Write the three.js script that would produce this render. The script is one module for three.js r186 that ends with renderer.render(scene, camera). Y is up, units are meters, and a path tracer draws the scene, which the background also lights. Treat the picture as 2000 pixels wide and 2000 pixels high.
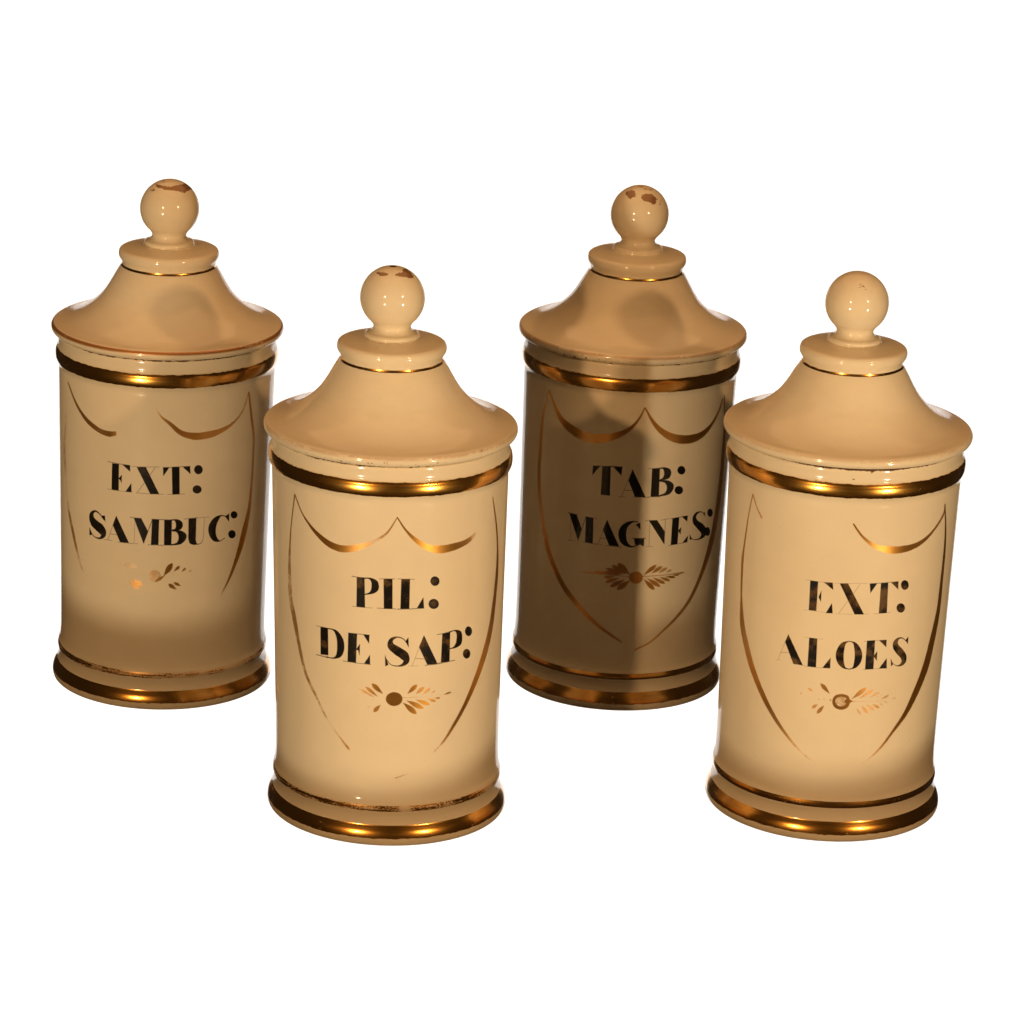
import * as THREE from 'three';
import { RectAreaLightUniformsLib } from 'three/addons/lights/RectAreaLightUniformsLib.js';

// ---------------------------------------------------------------- camera, surroundings, exposure
const scene = new THREE.Scene();
const R = Math.PI / 180;
const EYE = new THREE.Vector3(0, 0.65164, 0), PITCH = 18.2319 * R, ROLL = 2.3444 * R, FOCAL = 7019.75; // focal length in pixels of the 2000 px photograph
const forward = new THREE.Vector3(0, -Math.sin(PITCH), -Math.cos(PITCH));
const up0 = new THREE.Vector3(0, Math.cos(PITCH), -Math.sin(PITCH)), right0 = new THREE.Vector3(1, 0, 0);
const right = right0.clone().multiplyScalar(Math.cos(ROLL)).addScaledVector(up0, Math.sin(ROLL));
const up = up0.clone().multiplyScalar(Math.cos(ROLL)).addScaledVector(right0, -Math.sin(ROLL));
const camera = new THREE.PerspectiveCamera(2 * Math.atan(1000 / FOCAL) / R, 1, 0.05, 30);
camera.position.copy(EYE);
camera.up.copy(up);
camera.lookAt(EYE.clone().add(forward));

const renderer = new THREE.WebGLRenderer({ antialias: true });
renderer.setSize(1024, 1024);
renderer.toneMapping = THREE.LinearToneMapping;
renderer.toneMappingExposure = 1;
renderer.shadowMap.enabled = true;
scene.background = new THREE.Color().setRGB(0.02, 0.013, 0.007);       // the dim, warm room around the table

const UPPER_LAMP = new THREE.Color().setRGB(1, 0.59, 0.29), LOWER_LAMP = new THREE.Color().setRGB(1, 0.79, 0.53), LAMP_POWER = 5.0;   // the upper bulbs are the warmer ones
// two lamp stands behind the photographer: where they stand, height of their upper and lower bulb, strength
const STANDS = [[-1.052, 0.638, 0.85, -0.26, 1.12, 'slim black lamp stand with two round bulbs, short of the left end of the table'],
  [1.468, 0.269, 0.93, -0.26, 1.02, 'slim black lamp stand with two round bulbs, off the right end of the table']];

// added glowing panel standing in for warm ceiling bounce (it lights the tops of the lids)
RectAreaLightUniformsLib.init();
const CEILING_BOUNCE = { x: 0, y: 1.62, z: -2.1, size: 1.9, glow: 0.95 };
const ceilingBounceLight = new THREE.RectAreaLight(new THREE.Color().setRGB(1, 0.50, 0.20), CEILING_BOUNCE.glow, CEILING_BOUNCE.size, CEILING_BOUNCE.size);
ceilingBounceLight.name = 'ceiling_bounce_light'; ceilingBounceLight.position.set(CEILING_BOUNCE.x, CEILING_BOUNCE.y, CEILING_BOUNCE.z); ceilingBounceLight.rotation.x = -Math.PI / 2; scene.add(ceilingBounceLight);

// two white lights added behind the table, turned from the jars, to whiten the backdrop
const ADDED_SOFTBOX = { x: 1.3, y: -0.78, z: -2.4, aim: 0.35, w: 0.9, h: 2.8, glow: 5.6 };
const addedSoftboxLights = [-1, 1].map((side) => {
  const l = new THREE.RectAreaLight(0xffffff, ADDED_SOFTBOX.glow, ADDED_SOFTBOX.w, ADDED_SOFTBOX.h); l.name = 'added_softbox_light';
  l.position.set(side * ADDED_SOFTBOX.x, ADDED_SOFTBOX.y, ADDED_SOFTBOX.z); l.lookAt(side * (ADDED_SOFTBOX.x - ADDED_SOFTBOX.aim), ADDED_SOFTBOX.y, -4.2); scene.add(l);
  return l;
});

// ---------------------------------------------------------------- helpers
function mulberry(a) { return () => { a |= 0; a = (a + 0x6d2b79f5) | 0; let t = Math.imul(a ^ (a >>> 15), 1 | a); t = (t + Math.imul(t ^ (t >>> 7), 61 | t)) ^ t; return ((t ^ (t >>> 14)) >>> 0) / 4294967296; }; }
function valueNoise(seed, nx, ny) {                                    // repeats every nx cells across and ny cells up
  const r = mulberry(seed), g = new Float32Array(nx * ny).map(() => r());
  const at = (i, j) => g[((j % ny) + ny) % ny * nx + ((i % nx) + nx) % nx];
  return (u, v) => {
    const x = u * nx, y = v * ny, i = Math.floor(x), j = Math.floor(y), fx = x - i, fy = y - j, s = fx * fx * (3 - 2 * fx), t = fy * fy * (3 - 2 * fy);
    return (at(i, j) * (1 - s) + at(i + 1, j) * s) * (1 - t) + (at(i, j + 1) * (1 - s) + at(i + 1, j + 1) * s) * t;
  };
}
const clamp = (x, a = 0, b = 1) => Math.min(b, Math.max(a, x));
const smooth = (a, b, x) => { const t = clamp((x - a) / (b - a)); return t * t * (3 - 2 * t); };
const mix3 = (a, b, t) => [a[0] + (b[0] - a[0]) * t, a[1] + (b[1] - a[1]) * t, a[2] + (b[2] - a[2]) * t];
const toSRGB = (x) => (x <= 0.0031308 ? 12.92 * x : 1.055 * Math.pow(x, 1 / 2.4) - 0.055);
// a colour map and a roughness / metalness map from f(u, v, i, j) -> { c: linear rgb, m: metalness, r: roughness }
function maps(W, H, f) {
  const a = new Uint8Array(W * H * 4), b = new Uint8Array(W * H * 4);
  for (let j = 0; j < H; j++) for (let i = 0; i < W; i++) {
    const q = f((i + 0.5) / W, (j + 0.5) / H, i, j), k = (j * W + i) * 4;
    for (let n = 0; n < 3; n++) a[k + n] = Math.round(255 * toSRGB(clamp(q.c[n])));
    a[k + 3] = b[k + 3] = 255;
    b[k + 1] = Math.round(255 * q.r); b[k + 2] = Math.round(255 * q.m);
  }
  const make = (d, space) => {
    const t = new THREE.DataTexture(d, W, H);
    t.wrapS = THREE.RepeatWrapping; t.magFilter = THREE.LinearFilter; t.minFilter = THREE.LinearMipmapLinearFilter; t.generateMipmaps = true; t.colorSpace = space; t.needsUpdate = true;
    return t;
  };
  return { map: make(a, THREE.SRGBColorSpace), rm: make(b, THREE.NoColorSpace) };
}
const mesh = (name, g, m, parent) => { const o = new THREE.Mesh(g, m); o.name = name; o.castShadow = o.receiveShadow = true; parent.add(o); return o; };

// ---------------------------------------------------------------- backdrop and the table they stand on
{
  // plain white sheet hung behind the table; it goes on below the level of the added clear pane
  const sheet = mesh('backdrop', new THREE.BoxGeometry(2.4, 2.0, 0.01), new THREE.MeshStandardMaterial({ color: new THREE.Color().setRGB(0.9, 0.9, 0.9), roughness: 1 }), scene);
  sheet.position.set(0, -0.775, -4.205);
  sheet.userData = { kind: 'structure', label: 'evenly lit white backdrop behind the jars', category: 'backdrop' };

  const table = new THREE.Group(); table.name = 'tabletop'; scene.add(table);
  table.userData = { kind: 'structure', label: 'clear pane added as the table top on which the four jars stand', category: 'table top' };
  const pane = mesh('added_glass_pane', new THREE.PlaneGeometry(1.56, 2.9), new THREE.MeshPhysicalMaterial({ color: 0xffffff, roughness: 0, transmission: 1, thickness: 0, ior: 1.5, specularIntensity: 0.08, side: THREE.DoubleSide }), table);  // clear pane added so the backdrop shows white without lighting the jars
  pane.rotation.x = -Math.PI / 2; pane.position.set(0, -0.0004, -1.262 - 1.45);
  pane.castShadow = false;
  const rail = mesh('front_rail', new THREE.BoxGeometry(1.56, 0.14, 0.024), new THREE.MeshStandardMaterial({ color: new THREE.Color().setRGB(0.06, 0.03, 0.014), roughness: 0.5 }), table);
  rail.position.set(0, -0.078, -1.272);
}

// ---------------------------------------------------------------- lamps
addedSoftboxLights.forEach((l, n) => {
  const box = new THREE.Group(); box.name = n ? 'added_softbox_001' : 'added_softbox'; scene.add(box);
  box.position.copy(l.position); box.quaternion.copy(l.quaternion);
  box.userData = { label: n ? 'tall black light box added to whiten the backdrop, beyond the right end of the table' : 'tall black light box added to whiten the backdrop, beyond the left end of the table', category: 'added_softbox', group: 'added light boxes whitening the backdrop' };
  const shell = mesh('housing', new THREE.BoxGeometry(ADDED_SOFTBOX.w + 0.04, ADDED_SOFTBOX.h + 0.04, 0.08), new THREE.MeshStandardMaterial({ color: new THREE.Color().setRGB(0.02, 0.02, 0.02), roughness: 0.7 }), box); shell.position.z = 0.06;
  const front = mesh('diffuser', new THREE.BoxGeometry(ADDED_SOFTBOX.w, ADDED_SOFTBOX.h, 0.006), new THREE.MeshStandardMaterial({ color: 0xffffff, roughness: 1, emissive: 0xffffff, emissiveIntensity: 0.3 }), box); front.position.z = 0.01;
});
const bulbGlow = [UPPER_LAMP, LOWER_LAMP].map((c) => new THREE.MeshStandardMaterial({ color: 0x000000, emissive: c, emissiveIntensity: 40 }));
const blackMetal = new THREE.MeshStandardMaterial({ color: new THREE.Color().setRGB(0.02, 0.02, 0.02), roughness: 0.5 });
STANDS.forEach(([x, z, yTop, yLow, power, label], n) => {
  const s = new THREE.Group(); s.name = n ? 'lamp_stand_001' : 'lamp_stand'; scene.add(s);
  s.position.set(x, -0.74, z);
  s.userData = { label, category: 'lamp', group: 'lamp stands' };
  const away = Math.atan2(x, z + 1.63), dx = Math.sin(away) * 0.11, dz = Math.cos(away) * 0.11;   // the pole stands behind its bulbs as seen from the jars
  const foot = mesh('base', new THREE.CylinderGeometry(0.12, 0.13, 0.02, 40), blackMetal, s); foot.position.set(dx, 0.01, dz);
  const pole = mesh('pole', new THREE.CylinderGeometry(0.009, 0.011, yTop + 0.78, 20), blackMetal, s); pole.position.set(dx, 0.02 + (yTop + 0.78) / 2, dz);
  [yTop, yLow].forEach((y, k) => {
    const arm = mesh('socket', new THREE.CylinderGeometry(0.016, 0.016, 0.07, 20), blackMetal, s);
    arm.position.set(dx * 0.63, y + 0.74, dz * 0.63); arm.quaternion.setFromUnitVectors(new THREE.Vector3(0, 1, 0), new THREE.Vector3(dx, 0, dz).normalize());
    const bulb = mesh('bulb', new THREE.SphereGeometry(0.044, 32, 20), bulbGlow[k], s); bulb.position.set(0, y + 0.74, 0); bulb.castShadow = false;
    const l = new THREE.PointLight(k ? LOWER_LAMP : UPPER_LAMP, LAMP_POWER * power); l.name = 'bulb_light'; l.position.copy(bulb.position); l.castShadow = true; l.shadow.radius = 2.2; l.shadow.mapSize.set(2048, 2048); l.shadow.bias = -0.0005;
    s.add(l);
  });
});

{  // glowing panel added in place of light bounced by the ceiling
  const lamp = mesh('ceiling_bounce_panel', new THREE.BoxGeometry(CEILING_BOUNCE.size, 0.03, CEILING_BOUNCE.size), new THREE.MeshStandardMaterial({ color: new THREE.Color().setRGB(0.3, 0.25, 0.2), roughness: 0.9, emissive: new THREE.Color().setRGB(1, 0.50, 0.20), emissiveIntensity: 0.05 }), scene);
  lamp.position.set(CEILING_BOUNCE.x, CEILING_BOUNCE.y + 0.02, CEILING_BOUNCE.z);
  lamp.userData = { label: 'wide dim warm panel added over the table in place of ceiling bounce light', category: 'lamp' };
}

// ---------------------------------------------------------------- the jars: turned profiles, [radius, height] in metres
// A section runs from one bar to the next; its name tells which part it becomes.
const BODY = [
  ['foot_rim', [[0.0500, 0.0012], [0.0515, 0.0003], [0.0532, 0.0000], [0.0544, 0.0004], [0.0549, 0.0016], [0.0550, 0.0036]]],
  ['foot_band', [[0.0550, 0.0036], [0.0547, 0.0052], [0.0541, 0.0068], [0.0533, 0.0082], [0.0526, 0.0094]]],
  ['foot_collar', [[0.0526, 0.0094], [0.05215, 0.0112], [0.05205, 0.0130], [0.0522, 0.0146], [0.05245, 0.0160]]],
  ['ring_line', [[0.05245, 0.0160], [0.0525, 0.0172], [0.0521, 0.0190]]],
  ['wall', [[0.0521, 0.0190], [0.05155, 0.0210], [0.0512, 0.0250], [0.0511, 0.0320], [0.0514, 0.0600], [0.0520, 0.1000], [0.0525, 0.1300], [0.0529, 0.1550], [0.0530, 0.1600], [0.0530, 0.1622], [0.0534, 0.1636], [0.0541, 0.1650]]],
  ['rim_band', [[0.0541, 0.1650], [0.0546, 0.1664], [0.05475, 0.1684], [0.0545, 0.1704], [0.0538, 0.1719]]],
  ['neck', [[0.0538, 0.1719], [0.0534, 0.1730], [0.0533, 0.1750], [0.0534, 0.1772], [0.0532, 0.1781], [0.0522, 0.1785], [0.0505, 0.1784], [0.0490, 0.1770]]],
];
const LID = [
  ['underside', [[0.0490, 0.1770], [0.0505, 0.1788], [0.0530, 0.17905], [0.0545, 0.1792]]],
  ['lid_edge', [[0.0545, 0.1792], [0.0558, 0.1796], [0.0566, 0.1806], [0.0568, 0.1818], [0.0565, 0.1829], [0.0557, 0.1836]]],
  ['lid', [[0.0557, 0.1836], [0.0520, 0.1846], [0.0470, 0.1863], [0.0410, 0.1896], [0.0360, 0.1936], [0.0322, 0.1976], [0.0290, 0.2024], [0.0262, 0.2074], [0.0240, 0.2112], [0.02325, 0.2124]]],
  ['lid_line', [[0.02325, 0.2124], [0.0230, 0.2129], [0.02285, 0.2135]]],
  ['collar', [[0.02285, 0.2135], [0.0230, 0.2146], [0.0236, 0.2158], [0.0243, 0.2172], [0.0244, 0.2188], [0.0240, 0.2200], [0.0230, 0.2207], [0.0200, 0.2213], [0.0160, 0.2219], [0.0132, 0.2223], [0.0124, 0.2226], [0.01215, 0.2233], [0.0120, 0.2242], [0.0112, 0.2249]]],
];
const KNOB = (hole) => [['knob', [[0.0112, 0.2249], [0.0098, 0.2254], [0.0088, 0.2263], [0.00835, 0.2274], [0.0086, 0.2286], [0.0098, 0.2302],
  ...[-38, -25, -12, 0, 12, 25, 38, 50, 62, 72, 80].map((a) => [0.01438 * Math.cos(a * R), 0.2406 + 0.01438 * Math.sin(a * R)]),
  ...(hole ? [[0.00195, 0.25486], [0.00175, 0.2547]] : [[0.0012, 0.25495], [0.0000, 0.2550]])]],
  ...(hole ? [['vent_hole', [[0.00175, 0.2547], [0.00165, 0.2540], [0.0015, 0.2490], [0.0000, 0.2486]]]] : [])];

function sections(list) {                                              // smooth the whole outline, then cut it at the section ends
  const pts = [], cuts = [];
  list.forEach(([name, p], k) => { p.forEach((q, i) => { if (k === 0 || i > 0) pts.push(q); }); cuts.push([name, pts.length - 1]); });
  const curve = new THREE.CatmullRomCurve3(pts.map(([r, y]) => new THREE.Vector3(r, y, 0)), false, 'centripetal'), SUB = 5;
  const n = (pts.length - 1) * SUB, line = [];
  for (let i = 0; i <= n; i++) { const p = curve.getPoint(i / n); line.push([Math.max(0, p.x), p.y]); }
  const normal = line.map((_, i) => { const a = line[Math.max(0, i - 1)], b = line[Math.min(n, i + 1)], l = Math.hypot(b[0] - a[0], b[1] - a[1]) || 1; return [(b[1] - a[1]) / l, -(b[0] - a[0]) / l]; });
  const out = {}; let from = 0;
  for (const [name, end] of cuts) { out[name] = { line: line.slice(from, end * SUB + 1), normal: normal.slice(from, end * SUB + 1) }; from = end * SUB; }
  return out;
}
// turned surface; lean = sideways drift of the axis per metre of height (hand-made jars are never quite upright)
function turned({ line, normal }, jar, spin = 0, byHeight = true) {
  const N = 180, P = [], Q = [], U = [], I = [], y0 = line[0][1], y1 = line[line.length - 1][1];
  let total = 0; const run = line.map((p, i) => (total += i ? Math.hypot(p[0] - line[i - 1][0], p[1] - line[i - 1][1]) : 0));
  line.forEach(([r, y], j) => {
    for (let i = 0; i <= N; i++) {
      const a = -Math.PI + (i / N) * 2 * Math.PI, s = Math.sin(a), c = Math.cos(a), yy = y * jar.tall;
      P.push(r * jar.wide * s + jar.lean * yy, yy, r * jar.wide * c);
      Q.push(normal[j][0] * s, normal[j][1] - jar.lean * normal[j][0] * s, normal[j][0] * c);
      U.push(i / N + spin, byHeight ? (y - y0) / (y1 - y0) : run[j] / total);
    }
  });
  for (let j = 0; j < line.length - 1; j++) for (let i = 0; i < N; i++) { const a = j * (N + 1) + i, b = a + N + 1; I.push(a, a + 1, b + 1, a, b + 1, b); }
  const g = new THREE.BufferGeometry();
  g.setAttribute('position', new THREE.Float32BufferAttribute(P, 3)); g.setAttribute('normal', new THREE.Float32BufferAttribute(Q, 3)); g.setAttribute('uv', new THREE.Float32BufferAttribute(U, 2)); g.setIndex(I);
  return g;
}
const bodyParts = sections(BODY), lidParts = sections(LID), knobPlain = sections(KNOB(false)), knobHoled = sections(KNOB(true));
const wallLine = bodyParts.wall.line, WALL0 = wallLine[0][1], WALL1 = wallLine[wallLine.length - 1][1];
function wallRadius(y) { for (let i = 1; i < wallLine.length; i++) if (y <= wallLine[i][1]) { const a = wallLine[i - 1], b = wallLine[i]; return a[0] + (b[0] - a[0]) * (y - a[1]) / (b[1] - a[1] || 1); } return 0.053; }

// ---------------------------------------------------------------- where a mark in the photograph lies on a jar
function rayTo(px, py) { return forward.clone().addScaledVector(right, (px - 1000) / FOCAL).addScaledVector(up, (1000 - py) / FOCAL).normalize(); }
function onWall(jar, px, py) {                                         // -> [turn 0..1, height 0..1] on the wall
  const d = rayTo(px, py); let y = 0.09;
  for (let k = 0; k < 12; k++) {
    const r = wallRadius(y / jar.tall) * jar.wide, ox = EYE.x - jar.x - jar.lean * y, oz = EYE.z - jar.z, a = d.x * d.x + d.z * d.z, b = ox * d.x + oz * d.z, c = ox * ox + oz * oz - r * r;
    const t = (-b - Math.sqrt(Math.max(0, b * b - a * c))) / a;
    y = EYE.y + d.y * t;
    if (k === 11) return [(Math.atan2(ox + d.x * t, oz + d.z * t) + Math.PI) / (2 * Math.PI), (y / jar.tall - WALL0) / (WALL1 - WALL0)];
    y = clamp(y, 0.005, 0.18);
  }
}
function onKnob(jar, px, py, [l]) {                                    // -> [turn 0..1, run 0..1] on the knob's ball
  const d = rayTo(px, py), cy = 0.2406 * jar.tall, rad = 0.01438 * jar.wide, o = new THREE.Vector3(EYE.x - jar.x - jar.lean * cy, EYE.y - cy, EYE.z - jar.z);
  const b = o.dot(d), c = o.dot(o) - rad * rad, p = o.addScaledVector(d, -b - Math.sqrt(Math.max(0, b * b - c)));
  return [(Math.atan2(p.x, p.z) + Math.PI) / (2 * Math.PI), l(p.y / jar.tall + 0.2406)];
}

// ---------------------------------------------------------------- drawing with a brush, in pixels of the photograph
class Brush {
  constructor(W, H, map) { this.W = W; this.H = H; this.map = map; this.c = document.createElement('canvas'); this.c.width = W; this.c.height = H; this.g = this.c.getContext('2d'); this.g.fillStyle = '#000'; this.g.fillRect(0, 0, W, H); this.g.globalCompositeOperation = 'lighten'; this.frame(0, 0, 1); }
  frame(ox, oy, s) { this.f = (p) => [ox + p[0] / s, oy + p[1] / s]; this.s = s; return this; }
  fill(pts, tone = 1) {                                                // pts already in photograph pixels
    const q = [];
    pts.forEach((p, i) => { const n = pts[(i + 1) % pts.length], k = Math.max(1, Math.ceil(Math.hypot(n[0] - p[0], n[1] - p[1]) / 4)); for (let t = 0; t < k; t++) q.push([p[0] + (n[0] - p[0]) * t / k, p[1] + (n[1] - p[1]) * t / k]); });
    const v = Math.round(255 * tone); this.g.fillStyle = `rgb(${v},${v},${v})`; this.g.beginPath();
    q.forEach((p, i) => { const [u, w] = this.map(p[0], p[1]); this.g[i ? 'lineTo' : 'moveTo'](u * this.W, w * this.H); });
    this.g.closePath(); this.g.fill();
  }
  poly(pts, tone) { this.fill(pts.map(this.f), tone); }
  curve(pts, n = 24) { const c = new THREE.CatmullRomCurve3(pts.map(([x, y]) => new THREE.Vector3(x, y, 0)), false, 'centripetal'); return Array.from({ length: n + 1 }, (_, i) => { const p = c.getPoint(i / n); return [p.x, p.y]; }); }
  crescent(outer, inner, tone) { this.poly([...this.curve(outer), ...this.curve(inner).reverse()], tone); }
  oval(x, y, a, b, tone, hole) { const r = []; for (let i = 0; i < 32; i++) r.push([x + a * Math.cos(i * Math.PI / 16), y + b * Math.sin(i * Math.PI / 16)]); this.poly(r, tone); }
  hair(pts, w = 6, tone = 0.75) { this.stroke(pts.map(([x, y]) => [x, y, w * 1.05, tone * 0.95]), 1); }
  stroke(pts, n = 10) {                                                // pts: x, y, width, tone (crop pixels)
    const q = n > 1 ? new THREE.CatmullRomCurve3(pts.map(([x, y]) => new THREE.Vector3(x, y, 0)), false, 'centripetal') : null, L = pts.length - 1, S = [];
    const total = n > 1 ? L * n : L;
    for (let i = 0; i <= total; i++) {
      const k = Math.min(L - 1, Math.floor(i / (total / L))), t = i / (total / L) - k, a = pts[k], b = pts[k + 1], p = q ? q.getPoint(i / total) : null;
      S.push([p ? p.x : a[0] + (b[0] - a[0]) * t, p ? p.y : a[1] + (b[1] - a[1]) * t, a[2] + (b[2] - a[2]) * t, (a[3] ?? 1) + ((b[3] ?? 1) - (a[3] ?? 1)) * t]);
    }
    const side = S.map((p, i) => { const a = S[Math.max(0, i - 1)], b = S[Math.min(total, i + 1)], l = Math.hypot(b[0] - a[0], b[1] - a[1]) || 1; return [-(b[1] - a[1]) / l, (b[0] - a[0]) / l]; });
    for (let i = 0; i < total; i++) {
      const a = S[i], b = S[i + 1], m = side[i], k = side[i + 1], e = n > 1 ? 0.15 : Math.min(0.15, 3 / (Math.hypot(b[0] - a[0], b[1] - a[1]) || 1)), ex = (b[0] - a[0]) * e, ey = (b[1] - a[1]) * e;
      this.poly([[a[0] + m[0] * a[2] / 2 - ex, a[1] + m[1] * a[2] / 2 - ey], [b[0] + k[0] * b[2] / 2 + ex, b[1] + k[1] * b[2] / 2 + ey], [b[0] - k[0] * b[2] / 2 + ex, b[1] - k[1] * b[2] / 2 + ey], [a[0] - m[0] * a[2] / 2 - ex, a[1] - m[1] * a[2] / 2 - ey]], (a[3] + b[3]) / 2);
    }
  }
  leaf(x0, y0, x1, y1, w, tone = 0.9) {                                // a brush dab: thin at its start, round at its tip
    const dx = x1 - x0, dy = y1 - y0, l = Math.hypot(dx, dy) || 1, nx = -dy / l, ny = dx / l, r = [];
    for (let i = 0; i <= 20; i++) { const t = i / 20, b = 0.5 * w * Math.sin(Math.PI * Math.pow(t, 1.5)) ** 0.8 || 0; r.push([x0 + dx * t + nx * b, y0 + dy * t + ny * b]); }
    for (let i = 20; i >= 0; i--) { const t = i / 20, b = 0.5 * w * Math.sin(Math.PI * Math.pow(t, 1.5)) ** 0.8 || 0; r.push([x0 + dx * t - nx * b, y0 + dy * t - ny * b]); }
    this.poly(r, tone);
  }
  data() { return this.g.getImageData(0, 0, this.W, this.H).data; }
}

// ---------------------------------------------------------------- what is written and gilded on each jar
const JARS = [
  { name: 'apothecary_jar', key: 'SAMBUC', x: -0.173517, z: -1.698558, tall: 0.99724, wide: 0.99809, lean: 0.007118, seed: 11, hole: false, inkWear: 0.12, goldWear: 0.36,
    label: 'white and gold lidded porcelain jar lettered EXT: SAMBUC:',
    ink(b) {
      b.frame(150, 880, 5.682);
      b.poly([[392, 140], [468, 150], [465, 445], [385, 432]]); b.hair([[345, 122], [470, 148], [590, 165]], 8); b.poly([[505, 156], [592, 165], [592, 235]]); b.poly([[462, 312], [500, 268], [498, 362], [480, 325]]); b.hair([[340, 425], [470, 448], [610, 462]], 6, 0.6); b.poly([[540, 456], [605, 360], [608, 461]]);
      b.poly([[665, 183], [765, 180], [915, 484], [815, 482]]); b.hair([[870, 190], [670, 468]], 7, 0.6); b.hair([[610, 175], [760, 183], [915, 182]], 6, 0.6); b.hair([[660, 470], [810, 482], [960, 485]], 6, 0.6);
      b.poly([[1055, 183], [1140, 179], [1142, 486], [1060, 489]]); b.hair([[957, 190], [1260, 175]], 8); b.poly([[957, 186], [1030, 184], [960, 285]]); b.poly([[1175, 181], [1257, 174], [1262, 262]]); b.hair([[1010, 486], [1195, 482]], 6, 0.6);
      b.oval(1350, 212, 48, 51); b.oval(1335, 431, 50, 46);
      b.stroke([[302, 770, 6], [250, 700, 10], [205, 672, 20], [168, 695, 40], [165, 745, 55], [195, 805, 82], [250, 855, 96], [288, 905, 78], [292, 945, 50], [258, 972, 22], [205, 962, 9], [160, 915, 6]]); b.poly([[275, 722], [312, 720], [318, 795]]); b.poly([[138, 850], [175, 930], [142, 942]]);
      b.poly([[437, 722], [580, 1027], [480, 1016], [400, 830]]); b.hair([[420, 770], [345, 990]], 7, 0.55); b.hair([[375, 925], [450, 935]], 7, 0.6); b.hair([[300, 985], [390, 1000]], 6, 0.6); b.hair([[455, 1015], [625, 1032]], 6, 0.7);
      b.poly([[632, 748], [715, 750], [792, 900], [740, 1032]]); b.hair([[645, 760], [635, 1030]], 6, 0.45); b.hair([[742, 1028], [838, 765]], 9, 0.8); b.poly([[836, 763], [914, 765], [906, 1046], [822, 1046]]); b.hair([[590, 740], [715, 752]], 7, 0.7); b.hair([[830, 762], [970, 768]], 8, 0.8); b.hair([[580, 1030], [680, 1035]], 6, 0.5); b.hair([[790, 1046], [950, 1051]], 7, 0.8);
      b.poly([[970, 769], [1056, 770], [1050, 1051], [968, 1049]]); b.crescent([[1048, 764], [1120, 763], [1166, 790], [1177, 830], [1150, 878], [1055, 888]], [[1053, 778], [1086, 780], [1100, 825], [1090, 868], [1055, 876]]); b.crescent([[1055, 882], [1160, 890], [1217, 935], [1207, 990], [1150, 1040], [1045, 1053]], [[1055, 896], [1106, 905], [1130, 960], [1110, 1020], [1050, 1040]]); b.hair([[935, 766], [1060, 768]], 7, 0.7); b.hair([[935, 1050], [1060, 1051]], 7, 0.7);
      b.poly([[1240, 755], [1328, 748], [1320, 985], [1328, 1025], [1345, 1040], [1295, 1048], [1252, 1032], [1237, 980]]); b.stroke([[1300, 1042, 12, 0.8], [1370, 1032, 10, 0.7], [1400, 985, 8, 0.55], [1408, 900, 7, 0.45], [1415, 745, 7, 0.45]]); b.hair([[1190, 760], [1350, 745]], 7, 0.7); b.hair([[1365, 746], [1470, 736]], 6, 0.5);
      b.crescent([[1660, 728], [1610, 714], [1540, 735], [1480, 800], [1458, 870], [1475, 950], [1520, 1005], [1580, 1012], [1645, 972]], [[1655, 736], [1605, 728], [1565, 790], [1543, 870], [1552, 955], [1585, 998], [1640, 966]]); b.poly([[1645, 728], [1692, 698], [1690, 792]]);
      b.oval(1745, 713, 38, 41); b.oval(1722, 929, 41, 46);
    },
    gold(b) {
      b.frame(0, 0, 1);
      b.stroke([[130.4, 781, 2, 0.35], [127.8, 836, 3, 0.45], [125.5, 873, 4, 0.5], [128.4, 922, 4, 0.4], [131.3, 974, 3, 0.45], [137, 1012, 4, 0.6], [142.9, 1041, 5, 0.65], [153, 1087, 4, 0.5], [164.6, 1122, 3, 0.4], [182, 1160, 2, 0.25]]);
      b.stroke([[132.8, 746, 2, 0.6], [144.3, 778, 3, 0.8], [158.8, 806, 5, 0.9], [176, 827, 8, 0.9], [196.5, 842, 9, 0.8], [214, 847.5, 11, 0.95], [227, 846.5, 8, 0.7]]);
      b.stroke([[302, 794, 3, 0.35], [315.4, 814, 4, 0.7], [332.8, 828, 7, 0.85], [353, 845, 10, 0.9], [379, 852, 14, 0.95], [408, 849, 14, 0.9], [434, 840, 9, 0.8], [457.4, 824, 4, 0.6], [474.8, 801, 3, 0.6], [485, 768, 2, 0.6]]);
      b.stroke([[486, 766, 3, 0.9], [492, 821, 4, 0.95], [495.6, 851, 4, 0.95], [495, 879, 4, 0.9], [492, 937, 4, 0.9], [486.4, 995, 6, 0.95], [477.7, 1035, 10, 1], [469, 1070, 9, 1], [457.4, 1105, 6, 0.9], [445.8, 1134, 4, 0.8], [431, 1163, 2, 0.5]]);
      b.frame(150, 880, 5.682);
      b.leaf(700, 1300, 520, 1262, 62, 0.5); b.leaf(690, 1262, 560, 1290, 45, 0.45); b.leaf(590, 1420, 735, 1500, 58, 0.75); b.leaf(560, 1450, 700, 1535, 50, 0.7); b.leaf(740, 1440, 540, 1425, 30, 0.4);
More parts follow.
